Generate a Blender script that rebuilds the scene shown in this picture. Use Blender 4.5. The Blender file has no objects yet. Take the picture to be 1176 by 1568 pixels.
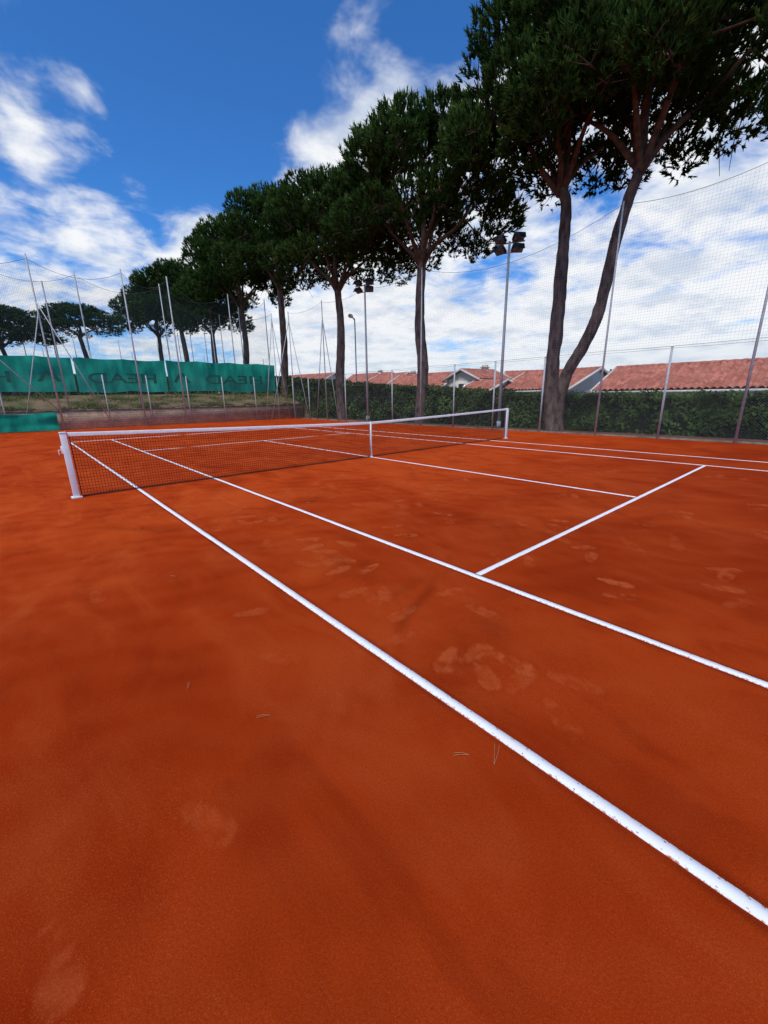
import bpy, math, random
import numpy as np
from mathutils import Vector, Matrix, noise as mnoise
random.seed(7)
SC=bpy.context.scene
COL=bpy.context.collection

# ---------------------------------------------------------------- helpers
def link(o,parent=None):
    COL.objects.link(o)
    if parent is not None: o.parent=parent
    return o
def empty(name,loc=(0,0,0)):
    e=bpy.data.objects.new(name,None); e.empty_display_size=.3; e.location=loc
    return link(e)
def mesh_np(name,V,F,mats=(),attrs=None,uv=None,smooth=False,mi=None):
    V=np.asarray(V,dtype=np.float32); F=np.asarray(F,dtype=np.int32)
    me=bpy.data.meshes.new(name); m,k=F.shape
    me.vertices.add(len(V)); me.vertices.foreach_set("co",V.ravel())
    me.loops.add(m*k); me.loops.foreach_set("vertex_index",F.ravel())
    me.polygons.add(m)
    me.polygons.foreach_set("loop_start",np.arange(0,m*k,k,dtype=np.int32))
    me.polygons.foreach_set("loop_total",np.full(m,k,dtype=np.int32))
    for mt in mats: me.materials.append(mt)
    if mi is not None: me.polygons.foreach_set("material_index",np.asarray(mi,dtype=np.int32))
    if smooth: me.polygons.foreach_set("use_smooth",np.ones(m,dtype=bool))
    me.update(calc_edges=True)
    if attrs:
        for n,a in attrs.items():
            at=me.attributes.new(n,'FLOAT','POINT'); at.data.foreach_set("value",np.asarray(a,dtype=np.float32))
    if uv is not None:
        ul=me.uv_layers.new(name="UVMap"); ul.data.foreach_set("uv",np.asarray(uv,dtype=np.float32)[F.ravel()].ravel())
    return me
def obj(name,me,parent=None,loc=(0,0,0),rz=0):
    o=bpy.data.objects.new(name,me); o.location=loc; o.rotation_euler=(0,0,rz)
    return link(o,parent)
class Geo:
    """quad accumulator"""
    def __init__(s): s.V=[]; s.F=[]; s.n=0; s.M=[]
    def add(s,V,F,m=0):
        V=np.asarray(V,float); F=np.asarray(F,int)
        s.V.append(V); s.F.append(F+s.n); s.n+=len(V); s.M+= [m]*len(F)
    def box(s,c,size,m=0,R=None):
        x,y,z=[v/2 for v in size]
        P=np.array([(-x,-y,-z),(x,-y,-z),(x,y,-z),(-x,y,-z),(-x,-y,z),(x,-y,z),(x,y,z),(-x,y,z)])
        if R is not None: P=P@np.array(R).T
        s.add(P+np.array(c),[(0,3,2,1),(4,5,6,7),(0,1,5,4),(1,2,6,5),(2,3,7,6),(3,0,4,7)],m)
    def tube(s,P,r,n=8,m=0,cap=True):
        P=np.asarray(P,float); r=np.broadcast_to(np.asarray(r,float),(len(P),))
        T=np.gradient(P,axis=0); T/= np.linalg.norm(T,axis=1)[:,None]+1e-9
        up=np.array([0,0,1.]) if abs(T[0][2])<.9 else np.array([1.,0,0])
        a=np.cross(up,T[0]); a/=np.linalg.norm(a)
        rings=[]
        for i in range(len(P)):
            a=a-T[i]*(a@T[i]); a/=np.linalg.norm(a)+1e-9; b=np.cross(T[i],a)
            th=np.arange(n)/n*2*np.pi
            rings.append(P[i]+r[i]*(np.cos(th)[:,None]*a+np.sin(th)[:,None]*b))
        V=np.vstack(rings); F=[]
        for i in range(len(P)-1):
            for j in range(n):
                k=(j+1)%n; F.append((i*n+j,i*n+k,(i+1)*n+k,(i+1)*n+j))
        if cap:
            V=np.vstack([V,P[0],P[-1]]); c0=len(V)-2; c1=c0+1; e=(len(P)-1)*n
            for j in range(0,n-1,2):
                F.append((c0,(j+2)%n,(j+1)%n,j)); F.append((c1,e+j,e+(j+1)%n,e+(j+2)%n))
        s.add(V,F,m)
    def mesh(s,name,mats,smooth=False):
        return mesh_np(name,np.vstack(s.V),np.vstack(s.F),mats,smooth=smooth,mi=s.M)
def smooth_path(pts,n=6):
    pts=[np.array(p,float) for p in pts]
    P=[pts[0]*2-pts[1]]+pts+[pts[-1]*2-pts[-2]]; out=[]
    for i in range(1,len(P)-2):
        for k in range(n):
            t=k/n; p0,p1,p2,p3=P[i-1:i+3]
            out.append(.5*((2*p1)+(-p0+p2)*t+(2*p0-5*p1+4*p2-p3)*t*t+(-p0+3*p1-3*p2+p3)*t**3))
    out.append(pts[-1]); return np.array(out)
def vnoise(x,y,seed=0):
    x=np.asarray(x,float); y=np.asarray(y,float)
    xi=np.floor(x).astype(np.int64); yi=np.floor(y).astype(np.int64); fx=x-xi; fy=y-yi
    fx=fx*fx*(3-2*fx); fy=fy*fy*(3-2*fy)
    def h(a,b):
        n=(a*374761393+b*668265263+seed*982451653)&0x7fffffff
        n=((n^(n>>13))*1274126177)&0x7fffffff
        return ((n^(n>>16))&0xffff)/65535.
    return (h(xi,yi)*(1-fx)+h(xi+1,yi)*fx)*(1-fy)+(h(xi,yi+1)*(1-fx)+h(xi+1,yi+1)*fx)*fy

# ---------------------------------------------------------------- node helpers
class NT:
    def __init__(s,tree): s.t=tree; s.L=tree.links
    def n(s,ty,**kw):
        nd=s.t.nodes.new(ty)
        for k,v in kw.items():
            if k=='ins':
                for a,b in v.items():
                    if hasattr(b,'is_output'): s.L.new(b,nd.inputs[a])
                    else: nd.inputs[a].default_value=b
            else: setattr(nd,k,v)
        return nd
    def math(s,op,a,b=0,c=None,clamp=False):
        nd=s.n('ShaderNodeMath',operation=op,use_clamp=clamp)
        for i,v in enumerate((a,b)+((c,) if c is not None else ())):
            if hasattr(v,'is_output'): s.L.new(v,nd.inputs[i])
            else: nd.inputs[i].default_value=v
        return nd.outputs[0]
    def mix(s,f,a,b,blend='MIX'):
        nd=s.n('ShaderNodeMix',data_type='RGBA',blend_type=blend)
        for i,v in ((0,f),(6,a),(7,b)):
            if hasattr(v,'is_output'): s.L.new(v,nd.inputs[i])
            else: nd.inputs[i].default_value=(tuple(v)+(1,) if i and len(v)==3 else v)
        return nd.outputs[2]
    def mr(s,v,a,b,c=0,d=1,sm=False):
        nd=s.n('ShaderNodeMapRange',interpolation_type='SMOOTHSTEP' if sm else 'LINEAR')
        for i,x in enumerate((v,a,b,c,d)):
            if hasattr(x,'is_output'): s.L.new(x,nd.inputs[i])
            else: nd.inputs[i].default_value=x
        return nd.outputs[0]
    def noise(s,vec,scale,detail=4,rough=.55,dist=0):
        nd=s.n('ShaderNodeTexNoise',ins={'Scale':scale,'Detail':detail,'Roughness':rough,'Distortion':dist})
        if vec is not None: s.L.new(vec,nd.inputs['Vector'])
        return nd.outputs[0]
    def mapping(s,vec,scale=(1,1,1),rot=(0,0,0),loc=(0,0,0)):
        nd=s.n('ShaderNodeMapping',ins={'Scale':scale,'Rotation':rot,'Location':loc}); s.L.new(vec,nd.inputs[0]); return nd.outputs[0]
def material(name,base=(.5,.5,.5),rough=.7,metal=0,spec=.3):
    m=bpy.data.materials.new(name); m.use_nodes=True
    b=m.node_tree.nodes['Principled BSDF']
    b.inputs['Base Color'].default_value=tuple(base)+(1,); b.inputs['Roughness'].default_value=rough
    b.inputs['Metallic'].default_value=metal; b.inputs['Specular IOR Level'].default_value=spec
    t=NT(m.node_tree); t.b=b; t.pos=t.n('ShaderNodeNewGeometry').outputs['Position']
    return m,t
def noisy(name,c1,c2,scale,rough=.8,bump=0,bs=None,spec=.25,detail=3,stretch=(1,1,1),metal=0):
    m,t=material(name,c1,rough,metal,spec)
    p=t.mapping(t.pos,stretch)
    f=t.mr(t.noise(p,scale,detail),.35,.65)
    t.L.new(t.mix(f,c1,c2),t.b.inputs['Base Color'])
    if bump:
        bn=t.n('ShaderNodeBump',ins={'Strength':bump,'Distance':.02,'Height':t.noise(p,bs or scale*3,3)}); t.L.new(bn.outputs[0],t.b.inputs['Normal'])
    return m

M_steel=noisy('galvanised_steel',(.34,.36,.37),(.48,.50,.51),14,.5,0,spec=.4)
M_white=noisy('white_painted_metal',(.86,.86,.85),(.78,.77,.75),5,.4,.05)
M_band=noisy('white_net_band',(.86,.86,.84),(.80,.77,.74),7,.8,.2)
M_cord=noisy('net_cord',(.012,.012,.014),(.03,.025,.022),20,.8)
M_wire=noisy('steel_cable',(.06,.065,.07),(.10,.10,.10),20,.6)
M_black=noisy('lamp_housing',(.012,.013,.015),(.03,.031,.034),10,.5)
M_glass,_t=material('lamp_glass',(.12,.14,.17),.12,0,.6)
M_wall=noisy('house_render',(.74,.69,.60),(.66,.58,.48),3,.9,.1)
M_trim=noisy('pale_trim',(.70,.66,.59),(.56,.51,.44),4,.8)
M_dark=noisy('window_glass',(.02,.025,.03),(.05,.06,.07),2,.15,spec=.6)
M_conc=noisy('concrete',(.27,.21,.16),(.17,.12,.09),5,.9,.3,40)
M_letter=noisy('banner_print',(.006,.10,.078),(.008,.15,.115),3,.7)
M_bark=noisy('pine_bark',(.045,.034,.028),(.17,.12,.095),6,.95,1.0,11,spec=.1,stretch=(1,1,.35),detail=5)
M_limb=noisy('pine_limb_bark',(.055,.040,.032),(.13,.085,.062),5,.95,0,spec=.1)
M_tile,t=material('terracotta_tiles',(.5,.2,.12),.9,0,.15)
ob=t.n('ShaderNodeTexCoord').outputs['Object']
vv=t.n('ShaderNodeTexVoronoi',ins={'Scale':2.6}); t.L.new(ob,vv.inputs['Vector'])
sv=t.n('ShaderNodeSeparateXYZ'); t.L.new(vv.outputs['Color'],sv.inputs[0])
c=t.mix(sv.outputs[0],(.36,.105,.066),(.60,.23,.16)); c=t.mix(t.mr(t.noise(ob,1.1,4,.6),.42,.68,0,.55),c,(.27,.11,.08)); t.L.new(c,t.b.inputs['Base Color'])

def leafmat(name,dark,light,transl=.25):
    m,t=material(name,dark,.6,0,.2)
    a=t.n('ShaderNodeAttribute',attribute_name='tip').outputs['Fac']
    s=t.n('ShaderNodeAttribute',attribute_name='shade').outputs['Fac']
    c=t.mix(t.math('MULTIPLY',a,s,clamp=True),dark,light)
    df=t.n('ShaderNodeBsdfDiffuse'); t.L.new(c,df.inputs[0])
    tr=t.n('ShaderNodeBsdfTranslucent'); t.L.new(c,tr.inputs[0])
    mx=t.n('ShaderNodeMixShader',ins={0:transl}); t.L.new(df.outputs[0],mx.inputs[1]); t.L.new(tr.outputs[0],mx.inputs[2])
    m.node_tree.nodes.remove(t.b)
    t.L.new(mx.outputs[0],m.node_tree.nodes['Material Output'].inputs[0]); return m
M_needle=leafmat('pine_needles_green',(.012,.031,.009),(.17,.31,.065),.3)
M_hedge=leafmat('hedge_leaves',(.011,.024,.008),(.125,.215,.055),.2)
M_far=leafmat('distant_foliage',(.02,.036,.018),(.07,.105,.045),.15)

def netmat(name,cell,w,col,diag=False):
    m,t=material(name,col,.6,0,.3)
    uv=t.n('ShaderNodeUVMap').outputs[0]
    if diag: uv=t.mapping(uv,rot=(0,0,math.radians(45)))
    sp=t.n('ShaderNodeSeparateXYZ'); t.L.new(uv,sp.inputs[0])
    g=[]
    for k in (0,1):
        f=t.math('FRACT',t.math('MULTIPLY',sp.outputs[k],1/cell)); g.append(t.math('LESS_THAN',f,w/cell))
    a=t.math('MAXIMUM',g[0],g[1])
    df=t.n('ShaderNodeBsdfDiffuse',ins={0:tuple(col)+(1,)}); m.node_tree.nodes.remove(t.b)
    tr=t.n('ShaderNodeBsdfTransparent'); mx=t.n('ShaderNodeMixShader')
    t.L.new(a,mx.inputs[0]); t.L.new(tr.outputs[0],mx.inputs[1]); t.L.new(df.outputs[0],mx.inputs[2])
    t.L.new(mx.outputs[0],m.node_tree.nodes['Material Output'].inputs[0]); return m
M_chain=netmat('chain_link_wire',.055,.0022,(.24,.25,.25),True)
M_mesh=netmat('ball_stop_netting',.09,.0028,(.22,.24,.27))
M_mesh2=netmat('fine_netting',.07,.0035,(.07,.11,.11))

# ---------------------------------------------------------------- clay court
def axis(segs):
    out=[]
    for a,b,s in segs: out.append(np.arange(a,b-1e-6,s))
    out.append(np.array([segs[-1][1]])); return np.concatenate(out)
gx=axis([(-12,-5,.5),(-5,-2.6,.06),(-2.6,3.4,.018),(3.4,9.5,.035),(9.5,15.05,.25)])
gy=axis([(-17,-10,.5),(-10,-8.4,.1),(-8.4,-3.0,.018),(-3.0,0,.035),(0,20.98,.3)])
X,Y=np.meshgrid(gx,gy,indexing='ij'); nx,ny=X.shape
scuff=np.zeros_like(X); Z=np.zeros_like(X); dark_mark=np.zeros_like(X)
rng=np.random.default_rng(11)
def stamp(cx,cy,ang,L,Wd,st):
    c,s=math.cos(ang),math.sin(ang)
    m=(abs(X-cx)<L)&(abs(Y-cy)<L)
    u=((X-cx)*c+(Y-cy)*s)[m]; v=(-(X-cx)*s+(Y-cy)*c)[m]
    un=u/(L*.5); wv=Wd*(.85+.28*np.cos(un*2.6+.8)-.22*np.exp(-((un+.15)/.22)**2))
    d=np.abs(un)**5+np.abs(v/(wv*.5))**3
    n=vnoise(X[m]*34,Y[m]*34,3)*.6+vnoise(X[m]*11,Y[m]*11,4)*.4
    val=np.clip((1.1-d)*3.2,0,1)*np.clip(n*2.6-.62,0,1.1)*st
    scuff[m]=np.maximum(scuff[m],val); Z[m]-=.0025*np.clip(1.1-d,0,1)*st
    ring=np.clip(1-np.abs(d-1.6)/.8,0,1)*st*.5*np.clip(n*2-.5,0,1); dark_mark[m]=np.maximum(dark_mark[m],ring)
def dark(cx,cy,ang,L,Wd,st):
    c,s=math.cos(ang),math.sin(ang); u=(X-cx)*c+(Y-cy)*s; v=-(X-cx)*s+(Y-cy)*c
    d=(u/(L*.5))**2+((v+.12*np.sin(u*3/L))/(Wd*.5))**2
    dark_mark[:]=np.maximum(dark_mark,np.exp(-d)*st*(.4+.9*vnoise(X*7,Y*7,21)))
def pale(cx,cy,ang,L,Wd,st):   # dry, brushed-out patch
    c,s=math.cos(ang),math.sin(ang); u=(X-cx)*c+(Y-cy)*s; v=-(X-cx)*s+(Y-cy)*c
    d=(u/(L*.5))**2+((v+.2*np.sin(u*2.2/L))/(Wd*.5))**2
    scuff[:]=np.maximum(scuff,np.exp(-d)*st*np.clip(2*(vnoise(u*2.5,v*16,25)*.5+vnoise(X*9,Y*9,26)*.5)-.45,0,1))
def step(x,y,a,st):
    stamp(x,y,a,.29,.12,st); b=a+rng.uniform(-1.3,1.3)
    stamp(x+rng.uniform(.18,.34)*math.cos(a+1.6),y+rng.uniform(.18,.34)*math.sin(a+1.6)+rng.normal(0,.1),b,.29,.12,st*rng.uniform(.5,1))
for i in range(22): step(.62+.25*math.sin(i*1.9)+rng.normal(0,.18),-7.75+i*.30+rng.normal(0,.1),rng.uniform(0,3.14),rng.uniform(.5,1.0))
for i in range(46): step(rng.uniform(1.5,8.5),rng.uniform(-8,-1),rng.uniform(0,3.14),rng.uniform(.35,.95))
for i in range(15): stamp(rng.uniform(-3.2,-.3),rng.uniform(-7.8,-2),rng.uniform(0,3.14),.28,.11,rng.uniform(.25,.6))
for i in range(7): stamp(rng.uniform(1.5,8),rng.uniform(-8,-2),rng.uniform(.3,1.3),rng.uniform(.5,.8),.12,rng.uniform(.2,.45))
dark(.62,-6.4,.75,.75,.10,.9); dark(.75,-6.15,.9,.4,.16,.5)  # two darker smears between the near sidelines
for i in range(40): dark(rng.uniform(-3,9),rng.uniform(-8,2),rng.uniform(0,3.14),rng.uniform(.4,1.8),rng.uniform(.1,.5),rng.uniform(.15,.45))
for i in range(46): pale(rng.uniform(-3,9),rng.uniform(-8,1),rng.uniform(.4,1.6),rng.uniform(.6,2.4),rng.uniform(.15,.6),rng.uniform(.15,.40))
Z+= (vnoise(X*9,Y*9,1)-.5)*.0016+(vnoise(X*1.3,Y*1.3,2)-.5)*.003
onl=np.zeros_like(X)
for lx in (0,1.37): onl=np.maximum(onl,np.clip(1-abs(X-lx)/.09,0,1))
Z-=onl*.001
for lx in (0,1.37): dark_mark=np.maximum(dark_mark,np.where(Y<11,np.exp(-((np.abs(X-lx)-.035)/.022)**2)*.75*(.3+vnoise(X*3,Y*5,31)),0))
idx=np.arange(nx*ny).reshape(nx,ny)
F=np.stack([idx[:-1,:-1],idx[1:,:-1],idx[1:,1:],idx[:-1,1:]],-1).reshape(-1,4)
M_clay,t=material('red_clay',(.4,.05,.01),.95,0,.02)
p=t.pos
big=t.noise(p,.4,2,.5,1.2); mid=t.noise(t.mapping(p,(1,.5,1),(0,0,.6)),2.1,4,.62,.8); fine=t.noise(p,110,2,.7); gr=t.noise(p,380,0,.6)
arc=t.n('ShaderNodeTexWave',wave_type='RINGS',rings_direction='Z',ins={'Scale':.9,'Distortion':7,'Detail':2,'Detail Scale':1.2})
t.L.new(t.mapping(p,loc=(9,22,0)),arc.inputs['Vector'])
c=t.mix(t.mr(big,.38,.62,sm=True),(.45,.041,.0035),(.54,.062,.007))
c=t.mix(t.math('MULTIPLY',t.mr(mid,.48,.72,sm=True),.65),c,(.62,.096,.016))
c=t.mix(t.math('MULTIPLY',t.mr(mid,.50,.32,sm=True),.55),c,(.28,.021,.002))
c=t.mix(t.math('MULTIPLY',arc.outputs['Fac'],.20),c,(.62,.095,.018))
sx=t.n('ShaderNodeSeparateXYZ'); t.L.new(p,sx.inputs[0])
near_falloff=t.math('MULTIPLY',t.mr(sx.outputs[1],-1.0,-7.9,0,1,True),t.mr(big,.3,.7,1,.6))  # lens falloff painted into the clay colour, darkening toward the camera
c=t.mix(t.math('MULTIPLY',near_falloff,.70),c,(.19,.0125,.001))
dm=t.n('ShaderNodeAttribute',attribute_name='dark_mark').outputs['Fac']  # darker marks: smears, footprint rims and strips along the near lines
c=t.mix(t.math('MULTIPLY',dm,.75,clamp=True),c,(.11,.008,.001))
sc=t.n('ShaderNodeAttribute',attribute_name='scuff').outputs['Fac']
c=t.mix(t.math('MULTIPLY',sc,.70),c,(.52,.105,.028))
c=t.mix(t.mr(fine,.35,.75,0,.42),c,(.18,.013,.002))
c=t.mix(t.mr(gr,.62,.8,0,.4),c,(.55,.12,.035))
t.L.new(c,t.b.inputs['Base Color'])
bn=t.n('ShaderNodeBump',ins={'Strength':.6,'Distance':.004,'Height':fine}); t.L.new(bn.outputs[0],t.b.inputs['Normal'])
obj('clay_court',mesh_np('clay_court',np.stack([X,Y,Z],-1).reshape(-1,3),F,[M_clay],{'scuff':scuff.ravel(),'dark_mark':dark_mark.ravel()},smooth=True))

# ---------------------------------------------------------------- court lines
M_line,t=material('white_line_tape',(.8,.8,.8),.8,0,.05)
ev=t.n('ShaderNodeAttribute',attribute_name='across').outputs['Fac']
al=t.n('ShaderNodeAttribute',attribute_name='along').outputs['Fac']
ab=t.math('ABSOLUTE',ev)
dirt=t.math('ADD',t.math('MULTIPLY',t.noise(t.pos,70,3,.7),.9),t.math('MULTIPLY',t.math('POWER',ab,4),.20))
dirt=t.mr(dirt,.61,.72,0,.9)
nail=t.math('MULTIPLY',t.math('LESS_THAN',t.math('ABSOLUTE',t.math('SUBTRACT',ab,.66)),.10),t.math('LESS_THAN',t.math('FRACT',t.math('MULTIPLY',al,13)),.09))
nail=t.math('MULTIPLY',nail,t.mr(t.noise(t.pos,9,2),.4,.6))
film=t.mr(t.noise(t.pos,4,4,.65),.46,.78,0,.34)
c=t.mix(film,(.90,.89,.87),(.76,.52,.42)); c=t.mix(dirt,c,(.55,.14,.05)); c=t.mix(nail,c,(.28,.08,.04))
t.L.new(c,t.b.inputs['Base Color'])
LV=[];LF=[];LA=[];LL=[];ln=0
def line(x0,y0,x1,y1,w):
    global ln
    L=math.hypot(x1-x0,y1-y0); n=int(L/.04)+1; d=np.array([x1-x0,y1-y0])/L; nn=np.array([-d[1],d[0]])
    s=np.linspace(0,L,n); 
    cols=[]
    for k,v in enumerate((-1,-.97,0,.97,1)):
        j=(vnoise(s*7,s*0+x0*7+y0*3+(0 if v<0 else 50),8)-.5)*.003+(vnoise(s*25,s*0+(0 if v<0 else 50),9)-.5)*.0015 if v else 0
        off=v*w/2+j+(vnoise(s*.7,s*0+x0*5+y0,40)-.5)*.008
        z=np.full(n,.0045 if abs(v)<1 else -.003)
        cols.append(np.column_stack([x0+d[0]*s+nn[0]*off,y0+d[1]*s+nn[1]*off,z])); LA.append(np.full(n,float(v))); LL.append(s)
    V=np.vstack(cols); LV.append(V)
    for k in range(4):
        a=np.arange(n-1)+k*n+ln; LF.append(np.stack([a,a+1,a+1+n,a+n],-1))
    ln+=len(V)
w=.054
for x in (0,10.97): line(x,-11.83,x,11.83,w)
for x in (1.37,9.6): line(x,-11.83,x,11.83,w)
for y in (-6.4,6.4): line(1.405,y,9.565,y,w)
line(5.485,-6.365,5.485,6.365,w)
for y in (-11.885,11.885): line(-.025,y,10.995,y,.10)
obj('court_lines',mesh_np('court_lines',np.vstack(LV),np.vstack(LF),[M_line],{'across':np.concatenate(LA),'along':np.concatenate(LL)}))

# ---------------------------------------------------------------- net
net=empty('tennis_net')
XL,XR,XC=-.914,11.884,5.485
def ntop(x):
    x=np.asarray(x,float); tt=np.where(x<XC,(XC-x)/(XC-XL),(x-XC)/(XR-XC)); return .914+(1.07-.914)*(.75*tt+.25*tt**2)
g=Geo(); tw=.0052
xs=np.arange(XL+.07,XR-.06,.0445); 
for i,x in enumerate(xs):
    h=float(ntop(x))-.03; jx=.004*math.sin(i*1.7)
    g.add([(x-tw/2,0,.015),(x+tw/2,0,.015),(x+tw/2+jx,0,h),(x-tw/2+jx,0,h)],[(0,1,2,3)])
    g.add([(x,-tw/2,.015),(x,tw/2,.015),(x+jx,tw/2,h),(x+jx,-tw/2,h)],[(0,1,2,3)])
xx=np.linspace(XL+.07,XR-.07,60)
for k in range(21):
    f=(k+.3)/21.; zc=.015+(ntop(xx)-.045)*f+ .004*np.sin(xx*3+k)
    V=np.vstack([np.column_stack([xx,xx*0,zc-tw/2]),np.column_stack([xx,xx*0,zc+tw/2])]); a=np.arange(59)
    g.add(V,np.stack([a,a+1,a+61,a+60],-1))
    V=np.vstack([np.column_stack([xx,xx*0-tw/2,zc]),np.column_stack([xx,xx*0+tw/2,zc])]); g.add(V,np.stack([a,a+1,a+61,a+60],-1))
obj('netting',g.mesh('netting',[M_cord]),net)
g=Geo()
xx=np.linspace(XL+.06,XR-.06,140); zt=ntop(xx); wob=(vnoise(xx*5,xx*0,4)-.5)*.006
prof=[(-.009,-.058),(-.011,-.01),(-.006,0.002),(.006,.002),(.011,-.01),(.009,-.058)]
cols=[np.column_stack([xx,xx*0+a,zt+b+(wob if b<-.05 else 0)]) for a,b in prof]; V=np.vstack(cols); n=len(xx)
Fq=[]; a=np.arange(n-1)
for k in range(5): Fq.append(np.stack([a+k*n,a+1+k*n,a+1+(k+1)*n,a+(k+1)*n],-1))
g.add(V,np.vstack(Fq)); obj('top_band',g.mesh('top_band',[M_band],True),net)
g=Geo(); g.box((XC,-.014,.459),(.05,.004,.914)); g.box((XC,.014,.459),(.05,.004,.914)); g.box((XC,0,.925),(.05,.032,.006)); g.box((XC,0,.012),(.07,.05,.02)); obj('centre_strap',g.mesh('centre_strap',[M_band]),net)
g=Geo(); g.tube(np.column_stack([xx[::4],xx[::4]*0,xx[::4]*0+.02]),.006,6); 
for x in (XL+.075,XR-.075): g.tube([(x,0,.02),(x,0,1.03)],.008,6)
obj('bottom_cord',g.mesh('bottom_cord',[M_cord]),net)
for nm,x,s in (('near_post',XL,1),('far_post',XR,-1)):
    g=Geo(); g.box((x,0,.53),(.085,.085,1.06)); g.box((x,0,1.070),(.095,.095,.018)); g.box((x,0,.012),(.15,.15,.024))
    for z in (.2,.45,.7,.95): g.tube([(x+s*.043,.0,z),(x+s*.075,0,z)],.006,6)
    g.tube([(x+s*.02,-.02,1.075),(x+s*.07,0,1.055)],.005,6); g.box((x-s*.05,0,.80),(.03,.05,.12)); 
    g.tube([(x-s*.06,0,.8),(x-s*.10,0,.8),(x-s*.10,-.0,.72)],.007,6)
    o=obj(nm,g.mesh(nm,[M_white]),net); bv=o.modifiers.new('b','BEVEL'); bv.width=.006; bv.segments=2

# ---------------------------------------------------------------- terrain
tx=np.concatenate([np.array([-900,-300,-120,-60,-30,-15,-5]),np.arange(0,15,3),np.arange(15,30,.75),np.array([32,36,42,50,65,90,130,200,400,900])])
ty=np.concatenate([np.array([-900,-300,-100,-40,-20,-10,0,10,20,21.05,21.16]),np.arange(21.6,26.4,.45),np.array([28,32,38,46,56,70,90,130,200,400,900])])
TX,TY=np.meshgrid(tx,ty,indexing='ij')
def sst(v,a,b):
    q=np.clip((v-a)/(b-a),0,1); return q*q*(3-2*q)
ter=np.where(TY<21.1,-.03,1.02+.88*sst(TY,21.1,25.2))
ter=ter*(1-sst(TX,16.6,19))+(-.03)*sst(TX,16.6,19)-1.6*sst(TX,18.5,24)
ter=ter+np.where((TY>21.5)&(TX<17),(vnoise(TX*.8,TY*1.4,6)-.5)*.12,0)
m_,n_=TX.shape; idx=np.arange(m_*n_).reshape(m_,n_); F=np.stack([idx[:-1,:-1],idx[1:,:-1],idx[1:,1:],idx[:-1,1:]],-1).reshape(-1,4)
M_grass=noisy('grass_ground',(.09,.10,.03),(.24,.15,.08),1.6,.95,.4,60,detail=6)
obj('ground',mesh_np('ground',np.stack([TX,TY,ter],-1).reshape(-1,3),F,[M_grass],smooth=True))
M_soil=noisy('pine_litter_soil',(.12,.055,.03),(.20,.09,.05),6,.95,.6,50)
g=Geo(); g.add([(15.2,-17,.0),(17.6,-17,.02),(17.6,20.99,.02),(15.2,20.99,.0)],[(0,1,2,3)]); obj('soil_verge',g.mesh('soil_verge',[M_soil]))
g=Geo(); 
for k in range(16): g.box((15.12,-16.0+k*2.31,.0),(.14,2.30,.11))
obj('fence_kerb',g.mesh('fence_kerb',[M_conc]))

M_brick,t=material('weathered_brick',(.3,.2,.12),.9,0,.1)
bk=t.n('ShaderNodeTexBrick',ins={'Color1':(.58,.36,.21,1),'Color2':(.42,.26,.15,1),'Mortar':(.58,.49,.36,1),'Scale':1,'Mortar Size':.018,'Brick Width':.36,'Row Height':.13})
sp=t.n('ShaderNodeSeparateXYZ'); t.L.new(t.pos,sp.inputs[0]); cb=t.n('ShaderNodeCombineXYZ'); t.L.new(sp.outputs[0],cb.inputs[0]); t.L.new(sp.outputs[2],cb.inputs[1]); t.L.new(cb.outputs[0],bk.inputs['Vector'])
c=t.mix(t.mr(t.noise(t.pos,2.6,5,.7),.42,.66,0,.65),bk.outputs[0],(.27,.21,.12)); t.L.new(c,t.b.inputs['Base Color'])
wl=empty('retaining_wall'); g=Geo(); g.box((.9,21.12,.5),(30,.24,1.06)); obj('bricks',g.mesh('bricks',[M_brick]),wl)
g=Geo()
for k in range(38): g.box((-13.7+k*.79,21.12,1.06+.008*math.sin(k*2.1)),(.78,.30,.07))
obj('coping',g.mesh('coping',[M_conc]),wl)
def blades(name,n,fx,h,mat):
    r=np.random.default_rng(5); x,y,z=fx(r,n); a=r.uniform(0,6.28,n); cl=.1+1.7*vnoise(x*1.3,y*1.7,51)**2; hh=h*r.uniform(.4,1.2,n)*cl; w=.016+.016*r.random(n)
    dx=np.cos(a)*w; dy=np.sin(a)*w; lx=r.normal(0,.35,n)*hh; ly=r.normal(0,.35,n)*hh
    V=np.stack([np.column_stack([x-dx,y-dy,z]),np.column_stack([x+dx,y+dy,z]),np.column_stack([x+lx,y+ly,z+hh])],1).reshape(-1,3)
    F=np.arange(3*n).reshape(-1,3); tip=np.tile([0.2,.2,1],n); sh=np.repeat(r.uniform(.3,1,n),3)
    return obj(name,mesh_np(name,V,F,[mat],{'tip':tip,'shade':sh}))
M_blade=leafmat('grass_blade',(.05,.075,.018),(.23,.28,.08),.3)
def fgr(r,n):
    x=r.uniform(-9,16.4,n); y=21.0+4.4*r.random(n)**1.3; return x,y,np.maximum(1.05,1.0+.88*sst(y,21.1,25.2))
blades('bank_grass',26000,fgr,.20,M_blade)

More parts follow.
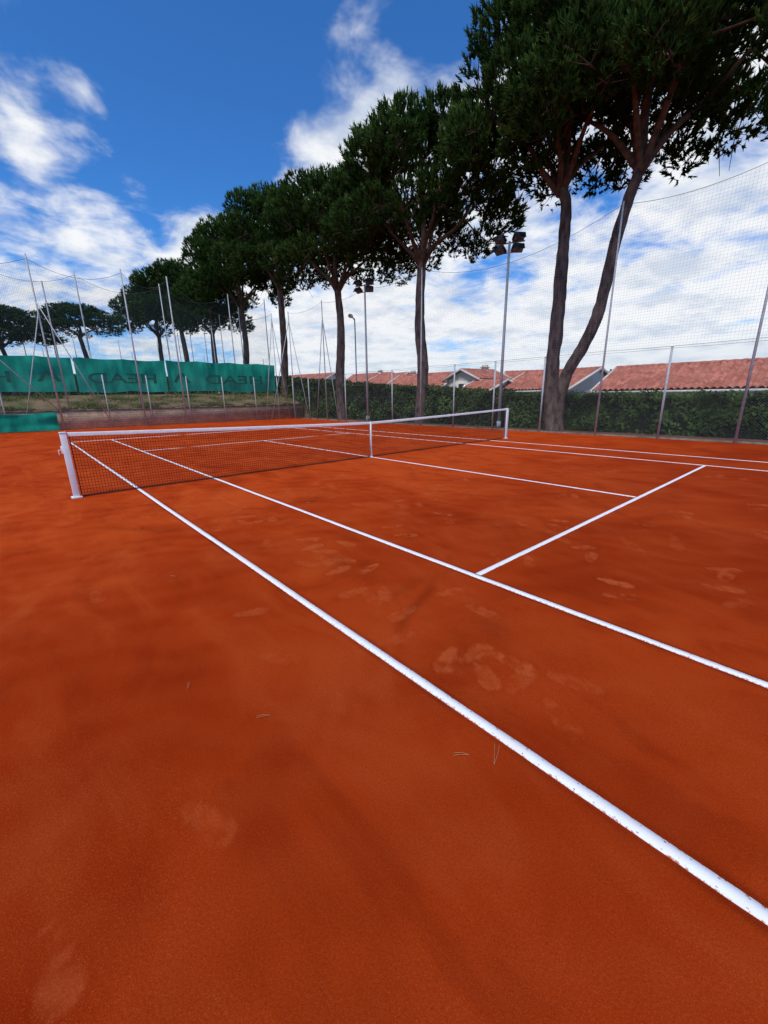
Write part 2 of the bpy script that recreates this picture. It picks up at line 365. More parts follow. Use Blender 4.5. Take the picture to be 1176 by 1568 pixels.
# ---------------------------------------------------------------- fences
def panel(pts,z0,z1,mat,name,parent,sag=0,nseg=10):
    V=[];UV=[];F=[];u0=0;n=0
    for (a,b) in zip(pts[:-1],pts[1:]):
        L=math.hypot(b[0]-a[0],b[1]-a[1])
        for i in range(nseg+1):
            q=i/nseg; x=a[0]+(b[0]-a[0])*q; y=a[1]+(b[1]-a[1])*q; s=sag*4*q*(1-q)
            V+=[(x,y,z0),(x,y,z1-s)]; UV+=[(u0+L*q,z0),(u0+L*q,z1-s)]
        for i in range(nseg): k=n+2*i; F.append((k,k+2,k+3,k+1))
        n+=2*(nseg+1); u0+=L
    return obj(name,mesh_np(name,V,F,[mat],uv=UV),parent)
def cable(g,a,b,sag,r=.007,n=14):
    q=np.linspace(0,1,n)[:,None]; P=np.array(a)*(1-q)+np.array(b)*q; P[:,2]-=sag*4*(q*(1-q))[:,0]; g.tube(P,r,4,cap=False)
FX=15.0
sf=empty('side_fence')
ys=[-14.95,-12.73,-10.5,-8.27,-6.05,-3.97,-1.89,.37,2.7,5.0,7.25,9.5,11.75,14.0,16.25,18.5,20.7]
tall=[-14.95,-10.5,-6.05,-1.89,7.25,11.75,16.25,20.7]
HT=7.6
g=Geo()
for y in ys:
    if y in tall: g.tube([(FX,y,0),(FX,y,HT)],[.040,.030],8); g.tube([(FX,y,HT),(FX,y,HT+.03)],.036,8)
    else: g.tube([(FX,y,0),(FX,y,2.95)],.036,8); g.tube([(FX,y,2.95),(FX,y,2.98)],.040,8)
for (a,b) in (((FX,20.7,7.0),(FX-2.0,20.75,0)),((FX,20.7,7.0),(FX,18.6,0)),((FX,16.25,6.6),(FX,17.6,0)),((FX,16.25,6.6),(FX,14.9,0))): g.tube([a,b],.026,6)
obj('posts',g.mesh('posts',[M_steel],True),sf)
g=Geo()
for z in (2.92,1.5,.08):
    for a,b in zip(ys[:-1],ys[1:]): cable(g,(FX,a,z),(FX,b,z),.01,.004,3)
for a,b in zip(tall[:-1],tall[1:]):
    cable(g,(FX,a,HT-.05),(FX,b,HT-.05),.25 if b-a<6 else .8,.007); cable(g,(FX,a,3.0),(FX,b,3.0),.02,.005)
obj('cables',g.mesh('cables',[M_wire]),sf)
panel([(FX+.035,y) for y in ys],.06,2.92,M_chain,'wire_mesh',sf,0,1)
panel([(FX+.04,y) for y in tall[:4]],2.9,HT-.06,M_mesh,'ball_netting_near',sf,.25)
panel([(FX+.04,y) for y in tall[3:5]],2.9,HT-.06,M_mesh,'ball_netting_middle',sf,.8)
panel([(FX+.04,y) for y in tall[4:]],2.9,HT-.06,M_mesh,'ball_netting_far',sf,.25)

YB=20.8
bf=empty('back_fence')
bx=[-8.7,-6.4,-4.1,-1.8,.5,2.75,5.0,7.3,9.6,11.9,13.7,15.0]; btall=[-8.7,-4.1,.5,4.6,7.0]
g=Geo()
for x in bx:
    if x==.5 or x==-8.7 or x==-4.1: continue
    g.tube([(x,YB,0),(x,YB,3.0)],.032,8)
for x in btall: g.tube([(x,YB,0),(x,YB,8.7)],[.05,.036],8)
g.tube([(.95,YB+.3,1.0),(.95,YB+.3,7.6)],[.04,.03],8)
for a,b in (((.5,YB-.1,1.0),(-3.2,YB-.3,5.9)),((.5,YB-.1,6.5),(2.9,YB,0.)),((.5,YB-.05,6.),(-1.2,YB,0)),((13.7,YB,7.),(12.6,YB,0)),((13.7,YB,7.),(14.6,YB,0)),((13.7,YB,7.4),(13.7,YB,0))): g.tube([a,b],.026,6)
obj('posts',g.mesh('posts',[M_steel],True),bf)
g=Geo()
hb=[-8.7,-4.1,.5,4.6,7.0,13.7]
for a,b in zip(hb[:-1],hb[1:]): cable(g,(a,YB,8.5 if a<10 else 7.3),(b,YB,8.5 if b<10 else 7.3),.6 if b-a<6 else 1.1,.01)
for z in (2.95,1.5): cable(g,(-8.7,YB,z),(15,YB,z),.01,.005,3)
obj('cables',g.mesh('cables',[M_wire]),bf)
panel([(x,YB+.03) for x in bx],.05,2.95,M_chain,'wire_mesh',bf,0,1)
panel([(x,YB+.03) for x in hb[:5]],2.95,8.45,M_mesh2,'ball_netting',bf,.6)
panel([(x,YB+.03) for x in hb[4:]],2.95,7.6,M_mesh2,'ball_netting_corner',bf,1.1)

uf=empty('terrace_fence'); YT=25.4
g=Geo()
for x in np.arange(-9,16,2.4): g.tube([(x,YT,1.8),(x,YT,4.7)],.03,8)
for x in (-6.6,-1.8,3.0,7.8,12.6,15.6): g.tube([(x,YT+.1,1.8),(x,YT+.1,9.3)],[.05,.035],8)
for yy in (30,34.6,39.2,43.8,48.4,53,58): g.tube([(15.3,yy,1.9),(15.3,yy,9.4)],[.05,.035],8)
for xx_ in (-4,1,6,11): g.tube([(xx_,60,1.9),(xx_,60,9.4)],[.06,.04],8)
obj('posts',g.mesh('posts',[M_steel],True),uf)
g=Geo()
for a,b in zip((-6.6,-1.8,3.0,7.8,12.6),(-1.8,3.0,7.8,12.6,15.6)): cable(g,(a,YT+.1,9.1),(b,YT+.1,9.1),.7,.01)
for a in (30,34.6,39.2,43.8,48.4,53): cable(g,(15.3,a,9.2),(15.3,a+4.6,9.2),.6,.012)
obj('cables',g.mesh('cables',[M_wire]),uf)
panel([(x,YT+.13) for x in (-6.6,-1.8,3.0,7.8,12.6,15.6)],4.3,9.05,M_mesh2,'ball_netting',uf,.7)
M_screen,t=material('green_windscreen',(.01,.27,.17),.7,0,.1)
c=t.mix(t.mr(t.noise(t.mapping(t.pos,(1,1,.4)),1.6,4,.6),.38,.66),(.009,.33,.22),(.028,.50,.34)); t.L.new(c,t.b.inputs['Base Color'])
tl=t.n('ShaderNodeBsdfTranslucent'); t.L.new(c,tl.inputs[0]); mx=t.n('ShaderNodeMixShader',ins={0:.3}); t.L.new(t.b.outputs[0],mx.inputs[1]); t.L.new(tl.outputs[0],mx.inputs[2])
t.L.new(mx.outputs[0],M_screen.node_tree.nodes['Material Output'].inputs[0])
def screen(x0,x1,y,z0,z1,name,parent):
    u=np.arange(x0,x1+.01,.08); v=np.linspace(0,1,16); U,Vv=np.meshgrid(u,v,indexing='ij')
    yy=y+(vnoise(U*1.1,Vv*2.5,9)-.5)*.18+(vnoise(U*3.4,Vv*2,10)-.5)*.09+(vnoise(U*9,Vv*1.5,12)-.5)*.02
    zz=z0+(z1-z0)*Vv+(vnoise(U*.8,U*0,3)-.5)*.14*(1-Vv)-.07*np.abs(np.sin(U*math.pi/2.4))*Vv
    a,b=U.shape; ii=np.arange(a*b).reshape(a,b); F=np.stack([ii[:-1,:-1],ii[1:,:-1],ii[1:,1:],ii[:-1,1:]],-1).reshape(-1,4)
    return obj(name,mesh_np(name,np.stack([U,yy,zz],-1).reshape(-1,3),F,[M_screen],smooth=True),parent)
ws=empty('windscreen_banner')
screen(-9,1.9,YT-.14,2.15,4.25,'fabric_left',ws); screen(2.0,7.3,YT-.14,2.12,4.25,'fabric_middle',ws); screen(7.4,15.9,YT-.14,2.12,4.3,'fabric_right',ws)
def lettering(txt,xa,xb,zc,h):
    cu=bpy.data.curves.new('lettering','FONT'); cu.body=txt; cu.size=1; cu.extrude=0; cu.offset=.012
    o=bpy.data.objects.new('tmp',cu); COL.objects.link(o); bpy.context.view_layer.update()
    dg=bpy.context.evaluated_depsgraph_get(); me=bpy.data.meshes.new_from_object(o.evaluated_get(dg)); bpy.data.objects.remove(o)
    co=np.empty(len(me.vertices)*3,np.float32); me.vertices.foreach_get('co',co); co=co.reshape(-1,3)
    mn=co.min(0); mxx=co.max(0); u=(co[:,0]-mn[0])/(mxx[0]-mn[0]); v=(co[:,1]-mn[1])/(mxx[1]-mn[1])
    out=np.column_stack([xb-(xb-xa)*u, np.full(len(u),YT-.30), zc-h/2+h*v]).astype(np.float32)
    me.vertices.foreach_set('co',out.ravel()); me.materials.clear(); me.materials.append(M_letter); me.update()
    obj('lettering',me,ws)
lettering('HEAD',10.0,14.6,3.0,.65); lettering('HEAD',2.6,6.6,3.0,.65); lettering('HEAD',-5.3,-1.2,3.0,.65)
for cx in (8.3,.6):
    g=Geo()
    for s in (-1,1):
        g.add([(cx+s*.62,YT-.30,2.75),(cx+s*.38,YT-.30,2.75),(cx+s*.0,YT-.30,3.32),(cx+s*.10,YT-.30,3.48)],[(0,1,2,3)])
    obj('printed_emblem',g.mesh('printed_emblem',[M_letter]),ws)
lw=empty('low_windscreen'); screen(-9,.35,YB-.16,.05,.98,'fabric',lw)

# ---------------------------------------------------------------- pine trees
def crown_variant(seed,R=4.8,dens=1.0):
    r=np.random.default_rng(seed)
    lobes=[]
    nring=[(0.0,1,0),(.36,6,1),(.66,10,2),(.90,15,3),(1.0,15,4)]
    for rr,nn,k in nring:
        for i in range(nn):
            a=(i+r.uniform(-.3,.3))/nn*2*np.pi+k*.7; q=rr+r.uniform(-.07,.07)
            rl=r.uniform(1.0,1.45) if rr<.9 else r.uniform(.75,1.2)
            rad=q*(R-rl*.75)
            h=2.0+(R*.92)*math.sqrt(max(0,1-(min(q,.99)*.97)**2))-rl*.5+r.uniform(-.35,.35)
            if k==4: h=1.6+r.uniform(-.6,.5)
            lobes.append((np.array([rad*math.cos(a),rad*math.sin(a),h]),rl))
    for i in range(22):
        a=r.uniform(0,6.28); q=r.uniform(.25,.85)*(R-.8); lobes.append((np.array([q*math.cos(a),q*math.sin(a),r.uniform(1.5,3.6)]),r.uniform(.6,1.05)))
    cen=np.array([0,0,2.0]); C=[];A=[];S=[];SZ=[]
    for c,rl in lobes:
        nt=int(120*rl*rl*dens); ls=r.uniform(.55,1.15)
        d=r.normal(size=(nt,3)); d/=np.linalg.norm(d,axis=1)[:,None]
        keep=(d[:,2]>-.5)|(r.random(nt)<.4); d=d[keep]
        rad=rl*(r.uniform(.5,1.0,len(d)))**.5
        pt=c+d*rad[:,None]*np.array([1,1,.85])
        out=pt-cen; out/=np.linalg.norm(out,axis=1)[:,None]
        ax=d*.5+out*.4+np.array([0,0,.7])+r.normal(0,.15,(len(d),3)); ax/=np.linalg.norm(ax,axis=1)[:,None]
        C.append(pt);A.append(ax)
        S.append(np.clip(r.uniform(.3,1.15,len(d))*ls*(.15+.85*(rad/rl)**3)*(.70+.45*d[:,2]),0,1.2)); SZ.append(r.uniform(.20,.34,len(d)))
    C=np.vstack(C);A=np.vstack(A);S=np.concatenate(S);SZ=np.concatenate(SZ); nt=len(C); K=13
    u=np.cross(A,r.normal(size=(nt,3))); u/=np.linalg.norm(u,axis=1)[:,None]; v=np.cross(A,u)
    th=r.uniform(0,6.283,(nt,K)); sp=r.uniform(.05,.95,(nt,K)); L=SZ[:,None]*r.uniform(.6,1.1,(nt,K))
    D=A[:,None]*np.cos(sp)[...,None]+(u[:,None]*np.cos(th)[...,None]+v[:,None]*np.sin(th)[...,None])*np.sin(sp)[...,None]
    base=C[:,None]+A[:,None]*(r.uniform(-.16,.06,(nt,K))[...,None]); 
    side=np.cross(D,r.normal(size=(nt,K,3))); side/=np.linalg.norm(side,axis=2)[...,None]; wd=r.uniform(.024,.044,(nt,K))[...,None]
    P0=base-side*wd; P1=base+side*wd; P2=base+D*L[...,None]
    V=np.stack([P0,P1,P2],2).reshape(-1,3); F=np.arange(len(V)).reshape(-1,3)
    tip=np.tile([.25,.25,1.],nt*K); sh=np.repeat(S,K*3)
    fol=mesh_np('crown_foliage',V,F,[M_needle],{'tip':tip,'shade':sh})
    g=Geo()
    mains=[]; nm=6
    for i in range(nm):
        a=i/nm*6.283+r.uniform(-.3,.3); q=r.uniform(.35,.6)*R
        e=np.array([q*math.cos(a),q*math.sin(a),r.uniform(2.2,3.4)])
        P=smooth_path([(0,0,-.3),(e[0]*.25,e[1]*.25,.55+r.uniform(-.1,.2)),(e[0]*.6+r.normal(0,.15),e[1]*.6+r.normal(0,.15),e[2]*.58),e],5)
        g.tube(P,np.linspace(.14,.05,len(P)),7); mains.append(P)
    P=smooth_path([(0,0,-.3),(.1,-.1,1.6),(-.15,.1,3.2),(0,0,4.6)],5); g.tube(P,np.linspace(.18,.05,len(P)),7); mains.append(P)
    for c,rl in lobes:
        best=min(((np.linalg.norm(P[k]-c),P[k]) for P in mains for k in range(4,len(P))),key=lambda q:q[0])[1]
        mid=(best+c)/2+np.array([0,0,-.2])+r.normal(0,.12,3); Q=smooth_path([best,mid,c],4); g.tube(Q,np.linspace(.045,.018,len(Q)),5,cap=False)
        for k in range(3):
            e=c+r.normal(0,1,3)*rl*.45; g.tube([Q[-3],(Q[-3]+e)/2+r.normal(0,.06,3),e],[.02,.015,.008],4,cap=False)
    return fol,g.mesh('limbs',[M_limb],True)
VAR=[crown_variant(21,4.9),crown_variant(22,4.7),crown_variant(23,4.9)]
def trunk_mesh(path,r0,r1,flare=.35,seed=0):
    P=smooth_path(path,8); n=len(P); q=np.linspace(0,1,n); rr=r0+(r1-r0)*q+flare*r0*np.exp(-q*14)
    g=Geo(); g.tube(P,rr,18,cap=False); V=np.vstack(g.V); ax=np.repeat(P,18,axis=0)
    d=V-ax; th=np.arange(len(V))%18
    k=1+.14*(vnoise(th*1.3+seed,V[:,2]*2.2,seed)-.5)*2+.08*(vnoise(th*2.9,V[:,2]*7,seed+1)-.5)*2
    g.V=[ax+d*k[:,None]]; return g
def pine(base,trunks,crowns):
    e=empty('pine_tree',base)
    for i,(path,r0,r1) in enumerate(trunks):
        g=trunk_mesh(path,r0,r1,seed=int(base[1]*3)+i*5); obj('trunk' if i==0 else 'second_trunk',g.mesh('trunk',[M_bark],True),e)
    for i,(x,y,z,v,rot,s) in enumerate(crowns):
        f,l=VAR[v]
        for nm,me in (('crown',f),('limbs',l)):
            o=obj(nm,me,e,(x,y,z),rot); o.scale=(s if isinstance(s,tuple) else (s,s,s))
pine((16.1,.3,0),[([(0,.05,-.1),(0,.22,1.2),(.05,.34,2.8),(0,.28,5),(.1,.36,7.1),(.1,.42,8.6),(.1,.7,9.3)],.31,.18),
                 ([(0,-.12,-.1),(0,-.1,1.0),(0,-.3,2.2),(0,-.85,3.3),(0,-1.35,4.6),(.0,-1.7,7.1),(.1,-2.15,9.1)],.26,.17)],
     [(.1,.7,9.3,0,.3,(.92,.92,.95)),(.1,-2.15,9.1,1,1.9,(1.0,1.0,1.0))])
pine((16.3,8.5,0),[([(0,0,-.1),(.05,-.12,3),(0,.12,5.5),(0,.0,8.4)],.32,.23)],[(0,.0,8.4,2,.9,(.98,.98,.97))])
pine((16.3,16.2,0),[([(0,0,-.1),(0,.14,3),(.05,-.14,6),(0,.0,8.5)],.33,.21)],[(0,0.,8.5,0,2.6,(1.0,1.0,.95))])
pine((16.3,24.1,0),[([(0,.2,-.1),(0,.25,3),(0,-.1,6),(0,-.1,10.0)],.35,.22)],[(0,-.1,10.0,1,4.0,(.98,.98,.98))])
pine((16.4,31.8,1.4),[([(0,0,-.1),(0,.2,3),(0,-.2,5),(0,0,8.4)],.34,.22)],[(0,0,8.4,2,2.2,(1,1,1.03))])
pine((16.3,39.6,1.4),[([(0,0,-.1),(0,.2,4),(0,0,7.0)],.34,.22)],[(0,0,7.0,0,5.2,(.9,.9,.8))])
pine((16.2,49.5,1.4),[([(0,.4,-.1),(0,-.5,4),(0,.3,9.2)],.38,.24)],[(0,.3,9.2,1,1.1,(1.1,1.1,1.02))])
pine((16.3,60.5,1.4),[([(0,0,-.1),(0,.4,4),(0,0,9.0)],.36,.24)],[(0,0,9.0,2,3.3,(1.15,1.15,.98))])
pine((5.9,52,1.9),[([(0,0,-.1),(.3,0,3.0),(-.1,0,6.9)],.3,.2)],[(0,0,6.8,0,.5,(.86,.86,.48))])
pine((-1.,58,1.9),[([(0,0,-.1),(.3,0,2.5),(-.1,0,6.0)],.3,.2)],[(0,0,5.9,1,2.5,(1.25,1.25,.62))])
pine((-7.5,50,1.9),[([(0,0,-.1),(.3,0,2.5),(-.1,0,5.0)],.3,.2)],[(0,0,4.9,2,.5,(1.1,1.1,.62))])

# ---------------------------------------------------------------- hedge
def hh(y): return np.interp(y,[-18,-8,0,6,14,22,45,60],[1.38,1.36,1.45,1.80,2.3,2.9,4.2,4.6])
r=np.random.default_rng(3)
def hx(y,z): return 16.20+.34*vnoise(y*.9,z*1.3,12)+.26*vnoise(y*3,z*3,13)
N=110000; y=-18+78*r.random(N)**1.5; face=r.random(N)<.66
z=np.where(face,hh(y)*r.random(N)**.9,hh(y)+.26*(vnoise(y*2,y*0+3,14)-.5)); x=np.where(face,hx(y,z),16.25+1.5*r.random(N))
x=x+r.normal(0,.06,N); z=z+r.normal(0,.06,N)+.12*(vnoise(y*1.5,x*2,15)-.4)*(z>hh(y)*.85)
z=np.maximum(z,.03)
nrm=np.where(face[:,None],np.array([-1,0,.7]),np.array([0,0,1.]))+r.normal(0,.6,(N,3)); nrm/=np.linalg.norm(nrm,axis=1)[:,None]
a=np.cross(nrm,r.normal(size=(N,3))); a/=np.linalg.norm(a,axis=1)[:,None]; b=np.cross(nrm,a); sz=r.uniform(.034,.075,N)[:,None]*(1+np.clip((y-5)/30,0,1.2))[:,None]
C=np.column_stack([x,y,z]); V=np.stack([C-a*sz,C+b*sz*.6,C+a*sz,C-b*sz*.6],1).reshape(-1,3); F=np.arange(4*N).reshape(-1,4)
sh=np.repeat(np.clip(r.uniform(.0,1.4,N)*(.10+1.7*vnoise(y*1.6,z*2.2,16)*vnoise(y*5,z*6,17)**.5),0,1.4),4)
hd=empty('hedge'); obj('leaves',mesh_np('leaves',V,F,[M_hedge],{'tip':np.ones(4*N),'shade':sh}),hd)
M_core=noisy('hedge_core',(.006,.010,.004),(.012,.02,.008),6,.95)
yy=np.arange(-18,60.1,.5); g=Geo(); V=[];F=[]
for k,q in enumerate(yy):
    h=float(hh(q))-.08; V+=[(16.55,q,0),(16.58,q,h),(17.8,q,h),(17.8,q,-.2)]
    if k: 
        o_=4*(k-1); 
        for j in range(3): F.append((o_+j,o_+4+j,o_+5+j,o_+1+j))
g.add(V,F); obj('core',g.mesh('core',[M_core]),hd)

# ---------------------------------------------------------------- lamps
def floodlight(loc,h,rz,n=4):
    e=empty('floodlight_mast',loc); e.rotation_euler=(0,0,rz)
    g=Geo(); g.tube([(0,0,0),(0,0,h)],[.075,.05],10); g.tube([(0,0,0),(0,0,.35)],.10,10); g.tube([(-.62,0,h-.06),(.62,0,h-.06)],.03,6); g.tube([(-.5,0,h-.42),(.5,0,h-.42)],.025,6)
    obj('mast',g.mesh('mast',[M_steel],True),e)
    g=Geo(); gg=Geo()
    for (x,z) in ([(-.38,h-.02),(.38,h-.02),(-.36,h-.42),(.36,h-.42)] if n==4 else [(-.3,h),(.3,h)]):
        s=1 if x>0 else -1
        A=Matrix.Rotation(s*.45,3,'Z')@Matrix.Rotation(math.radians(58),3,'X')
        R=np.array(A); c=np.array((x,-.12,z+.1))
        g.box(c,(.46,.13,.34),0,R); g.box(c+R@np.array((0,.11,0)),(.24,.10,.2),0,R); gg.box(c+R@np.array((0,-.071,0)),(.40,.012,.28),0,R); g.box(c+R@np.array((0,-.13,.16)),(.46,.14,.01),0,R)
        g.box(c+R@np.array((.24,.02,0)),(.015,.05,.3),0,R); g.box(c+R@np.array((-.24,.02,0)),(.015,.05,.3),0,R)
    obj('lamp_heads',g.mesh('lamp_heads',[M_black]),e); obj('lamp_glass',gg.mesh('lamp_glass',[M_glass]),e)
floodlight((15.6,2.75,0),7.75,math.radians(-65)); floodlight((15.7,12.6,0),8.0,math.radians(-65)); floodlight((15.5,37.5,1.9),7.0,math.radians(-70),2)
floodlight((4,61,1.9),8,0,2)
e=empty('street_lamp',(21,20.5,-.6)); g=Geo(); g.tube(smooth_path([(0,0,0),(0,0,4),(0,0,7.9),(-.2,-.15,8.25),(-.7,-.5,8.35)],5),.05,8); obj('pole',g.mesh('pole',[M_steel],True),e)
g=Geo(); hp=smooth_path([(-.5,-.36,8.34),(-.75,-.54,8.36),(-1.1,-.8,8.32),(-1.3,-.94,8.24)],3); g.tube(hp,[.05,.09,.13,.15,.16,.16,.15,.12,.09,.04][:len(hp)],8); obj('lamp_head',g.mesh('lamp_head',[M_trim],True),e)

# ---------------------------------------------------------------- houses
def house(loc,rz,L,D,z0,ze,zr,chim=()):
    e=empty('tiled_roof_house',(loc[0],loc[1],0)); e.rotation_euler=(0,0,rz)
    g=Geo(); g.box((0,0,(z0+ze)/2),(D-.8,L-.6,ze-z0))
    for s in (-1,1):
        y=s*(L/2-.3); g.add([(-D/2+.4,y,ze),(D/2-.4,y,ze),(0.01,y,zr-.12),(-.01,y,zr-.12)],[(0,1,2,3)])
    obj('walls',g.mesh('walls',[M_wall]),e)
    n=int(L/.36); g=Geo()
    for s in (-1,1):
        ny_=n*6+1; rows=int(D/2/.42)+1; yv=np.linspace(-L/2,L/2,ny_); V=[];
        qs=[]
        for k in range(rows):
            qs+=[(k/rows,.0),((k+1)/rows-.001,-.035)]
        for q,st in qs:
            x=s*(D/2)*(1-q); zb=ze+(zr-ze)*q-.02+(.07 if st==0 else 0)
            V.append(np.column_stack([np.full(ny_,x),yv,zb+.13*np.abs(np.sin(np.linspace(0,n*math.pi,ny_)))]))
        V=np.vstack(V); a=np.arange(ny_-1); F=[]
        for k in range(len(qs)-1): F.append(np.stack([a+k*ny_,a+1+k*ny_,a+1+(k+1)*ny_,a+(k+1)*ny_],-1))
        g.add(V,np.vstack(F))
    g.tube(np.column_stack([np.zeros(40),np.linspace(-L/2-.05,L/2+.05,40),np.full(40,zr+.05)]),.13+.02*np.sin(np.arange(40)*3.),8)
    obj('roof',g.mesh('roof',[M_tile]),e)
    g=Geo()
    for s in (-1,1):
        g.box((s*(D/2+.05),0,ze-.07),(.14,L,.16))
        for q in (-1,1):
            a_=np.array((s*D/2,q*(L/2+.06),ze+.0)); b_=np.array((0,q*(L/2+.06),zr+.04)); g.tube([a_,b_],.13,4)
    obj('gutters_and_verges',g.mesh('verges',[M_trim]),e)
    g=Geo()
    for k in range(int(L/3)): 
        for s in (-1,1): g.box((s*(D/2-.39),-L/2+1.7+k*3,ze-1.2),(.06,1.1,1.2))
    for s in (-1,1): g.box((0,s*(L/2-.29),ze-.9),(1.,.06,1.1))
    obj('windows',g.mesh('windows',[M_dark]),e)
    g=Geo()
    for (x,y) in chim:
        zz=zr-.3; g.box((x,y,zz),(.6,.6,1.3)); g.box((x,y,zz+.69),(.8,.8,.08)); g.box((x,y,zz+.84),(.5,.5,.2)); 
    if chim: obj('chimney',g.mesh('chimney',[M_wall]),e)
house((36.0,-.3),math.radians(3),11,10,-1.7,1.65,3.45)
house((39,-11.5),math.radians(-4),9,10,-1.7,1.65,3.4)
house((38,11.0),math.radians(-9),8.0,9,-1.7,1.85,3.6)
house((38.5,20.8),math.radians(84),5.5,5.5,-1.7,3.1,4.2,((.3,-1.5),))
house((35.5,17.0),math.radians(-4),4.2,6,-1.7,1.8,2.9)
house((41,30.5),math.radians(6),10,9,-1.7,2.4,4.3,((.4,3),))
house((45,42),math.radians(-10),9,9,-1.7,3.0,4.9)
house((50,53),math.radians(8),10,9,-1.7,3.5,5.6,((0,-2),))
house((43,64),math.radians(12),14,9,-1.7,3.9,5.8)
house((62,24),math.radians(30),14,10,-1.7,3.2,5.0)

# ---------------------------------------------------------------- distant trees
r=np.random.default_rng(9); Cs=[];Sh=[];Sz=[]
for i in range(140):
    an=math.radians(r.uniform(-12,85)); d=r.uniform(95,260); 
    if i<14: d=r.uniform(70,90)
    cx,cy=-1.4+d*math.sin(an),-8.4+d*math.cos(an); top=1.5+d*r.uniform(.020,.048); R_=d*.035*r.uniform(.7,1.4)
    for k in range(9):
        c=np.array([cx,cy,top-R_*.35])+r.normal(0,1,3)*np.array([R_*.55,R_*.55,R_*.10]); n=150
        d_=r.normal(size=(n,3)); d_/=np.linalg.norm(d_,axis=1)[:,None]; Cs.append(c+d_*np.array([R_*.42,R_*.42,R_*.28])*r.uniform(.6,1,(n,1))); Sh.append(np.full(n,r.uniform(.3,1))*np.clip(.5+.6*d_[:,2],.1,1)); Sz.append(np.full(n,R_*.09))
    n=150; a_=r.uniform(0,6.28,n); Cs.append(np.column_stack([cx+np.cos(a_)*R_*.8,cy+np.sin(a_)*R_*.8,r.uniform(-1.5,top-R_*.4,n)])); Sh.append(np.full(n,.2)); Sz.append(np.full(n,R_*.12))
Cs=np.vstack(Cs);Sh=np.concatenate(Sh);Sz=np.concatenate(Sz)[:,None]; N=len(Cs)
a=r.normal(size=(N,3)); a/=np.linalg.norm(a,axis=1)[:,None]; b=np.cross(a,r.normal(size=(N,3))); b/=np.linalg.norm(b,axis=1)[:,None]
V=np.stack([Cs-a*Sz,Cs+b*Sz,Cs+a*Sz],1).reshape(-1,3)
obj('distant_trees',mesh_np('distant_trees',V,np.arange(3*N).reshape(-1,3),[M_far],{'tip':np.ones(3*N),'shade':np.repeat(Sh,3)}))

M_nd=noisy('dry_pine_needle',(.36,.18,.08),(.5,.28,.13),30,.7)
g=Geo(); r=np.random.default_rng(2)
def needle(x,y,a,L):
    for s in (-1,1):
        q=np.linspace(0,1,7); off=s*.012*L/.13*np.sin(q*1.5)+.01*q*q
        P=np.column_stack([x+np.cos(a)*q*L-np.sin(a)*off,y+np.sin(a)*q*L+np.cos(a)*off,.006+.004*np.sin(q*3.1)]); g.tube(P,.0009,4)
for (x,y,a,L) in ((-.16,-7.62,.4,.12),(-.2,-7.52,2.2,.07),(-2.05,-6.6,.9,.10),(-2.0,-6.35,.2,.10),(-.75,-6.7,2.4,.07),(-1.0,-6.2,1,.06)): needle(x,y,a,L)
for i in range(14): needle(r.uniform(-3,6),r.uniform(-6,-1),r.uniform(0,6.28),r.uniform(.05,.10))
obj('fallen_pine_needles',g.mesh('fallen_pine_needles',[M_nd]))

# ---------------------------------------------------------------- light and sky
el,az=math.radians(58),math.radians(-112)
sd=bpy.data.lights.new('sun','SUN'); sd.energy=2.8; sd.angle=math.radians(14); sd.color=(1,.955,.88)
so=bpy.data.objects.new('sun',sd); link(so)
dirv=Vector((math.sin(az)*math.cos(el),math.cos(az)*math.cos(el),math.sin(el))); so.rotation_euler=dirv.to_track_quat('Z','Y').to_euler(); so.location=(0,0,40)
wd=bpy.data.worlds.new("World"); SC.world=wd; wd.use_nodes=True; t=NT(wd.node_tree)
bg=wd.node_tree.nodes['Background']; bg.inputs[1].default_value=.1
sky=t.n('ShaderNodeTexSky',sky_type='NISHITA',sun_disc=False,sun_elevation=el,sun_rotation=az,air_density=1.0,dust_density=.2,ozone_density=3)
tc=t.n('ShaderNodeTexCoord').outputs['Generated']
sp=t.n('ShaderNodeSeparateXYZ'); t.L.new(tc,sp.inputs[0]); zz=t.math('MAXIMUM',sp.outputs[2],0)
k=t.math('DIVIDE',1,t.math('ADD',zz,.18)); sc_=t.n('ShaderNodeVectorMath',operation='SCALE'); t.L.new(tc,sc_.inputs[0]); t.L.new(k,sc_.inputs[3])
cb=t.n('ShaderNodeSeparateXYZ'); t.L.new(sc_.outputs[0],cb.inputs[0]); c2=t.n('ShaderNodeCombineXYZ'); t.L.new(cb.outputs[0],c2.inputs[0]); t.L.new(cb.outputs[1],c2.inputs[1])
pv=c2.outputs[0]
n1=t.noise(t.mapping(pv,(1,.72,1),(0,0,.5)),2.0,6,.58,.35); n2=t.noise(t.mapping(pv,loc=(4.2,1.7,0)),5.6,4,.58,.3)
n0=t.noise(t.mapping(pv,loc=(-3,5,0)),.8,1,.5)
dens=t.math('ADD',t.math('MULTIPLY',n1,.60),t.math('MULTIPLY',n2,.40))
def bump(d,c0,c1,amp):
    nd=t.n('ShaderNodeVectorMath',operation='DOT_PRODUCT'); t.L.new(tc,nd.inputs[0]); nd.inputs[1].default_value=d
    return t.mr(nd.outputs['Value'],c0,c1,0,amp,True)
cov=t.math('MULTIPLY',t.math('SUBTRACT',n0,.5),.2)
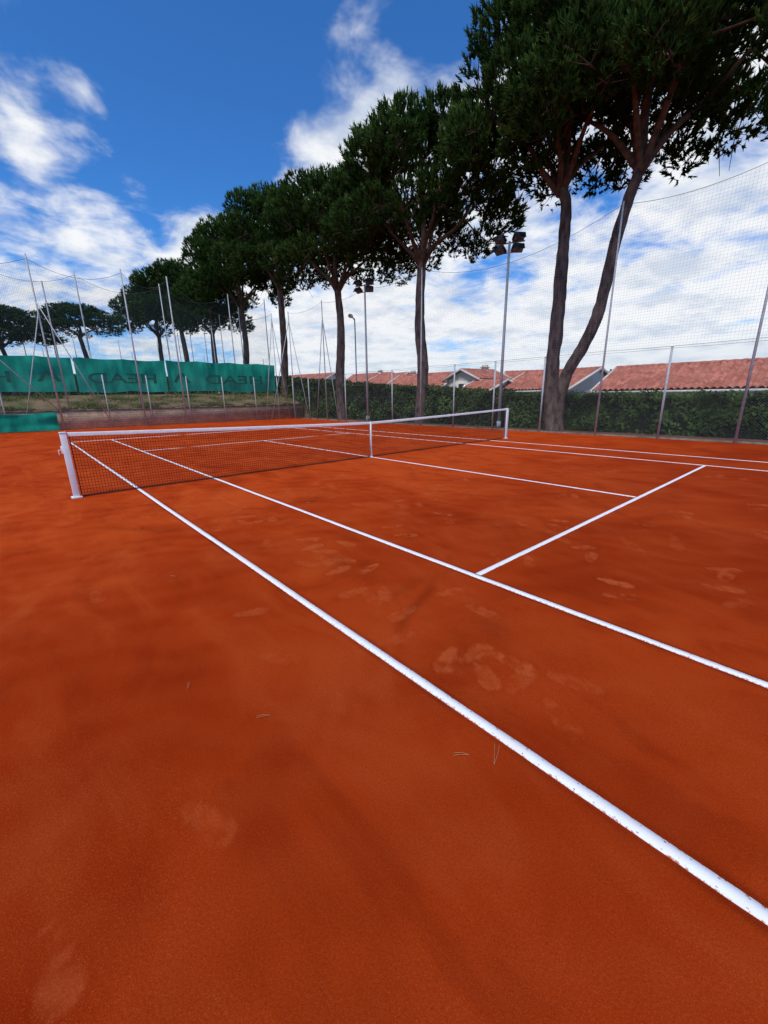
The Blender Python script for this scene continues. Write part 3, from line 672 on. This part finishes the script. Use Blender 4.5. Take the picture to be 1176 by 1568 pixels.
for b_ in [((.527,.701,.480),.986,.999,.12),((.105,.869,.483),.987,.999,.12),((.212,.925,.314),.978,.999,.12),((.936,.231,.265),.85,.98,.17),
           ((.647,.517,.560),.965,.998,.10),((.259,.847,.464),.975,.996,-.12),((.499,.656,.567),.985,.998,-.05),((.35,.80,.50),.985,.998,-.07),((.552,.806,.214),.93,.99,.15)]:
    cov=t.math('ADD',cov,bump(*b_))
low=t.mr(sp.outputs[2],.34,.03,0,.14,True); cov=t.math('ADD',cov,low)
dens=t.math('ADD',dens,cov)
mask=t.mr(dens,.51,.72,0,1,True)
skyc=t.mix(1.0,sky.outputs[0],(.40,.98,1.62),'MULTIPLY')
shade=t.mr(t.noise(t.mapping(pv,loc=(.12,.3,0)),3.4,4,.6),.42,.68,0,1,True)
cloud=t.mix(shade,(9.7,9.8,9.9),(6.6,7.3,8.4)); cloud=t.mix(t.mr(dens,.84,1.04,0,.35),cloud,(7.4,7.9,8.7))
fin=t.mix(t.math('MULTIPLY',mask,.96),skyc,cloud)
haze=t.mr(sp.outputs[2],.14,0,0,.6,True); fin=t.mix(haze,fin,(7.0,7.9,9.0))
t.L.new(fin,bg.inputs[0])
try:
    wd.cycles.sampling_method='MANUAL'; wd.cycles.sample_map_resolution=256
except Exception: pass

# ---------------------------------------------------------------- camera
cd=bpy.data.cameras.new('camera'); cam=bpy.data.objects.new('camera',cd); link(cam)
yaw,pit,rol,f=.7197,-.2769,-.0158,622.77
fw=Vector((math.sin(yaw)*math.cos(pit),math.cos(yaw)*math.cos(pit),math.sin(pit))); r_=Vector((math.cos(yaw),-math.sin(yaw),0)); u_=r_.cross(fw)
r2=r_*math.cos(rol)+u_*math.sin(rol); u2=-r_*math.sin(rol)+u_*math.cos(rol)
Mx=Matrix((r2,u2,-fw)).transposed().to_4x4(); Mx.translation=Vector((-1.4278,-8.3675,1.5503)); cam.matrix_world=Mx
cd.sensor_fit='VERTICAL'; cd.sensor_height=24; cd.lens=24*f/1568; cd.clip_end=3000; cd.clip_start=.05
SC.camera=cam
SC.view_settings.view_transform='Standard'; SC.view_settings.look='None'; SC.view_settings.exposure=0
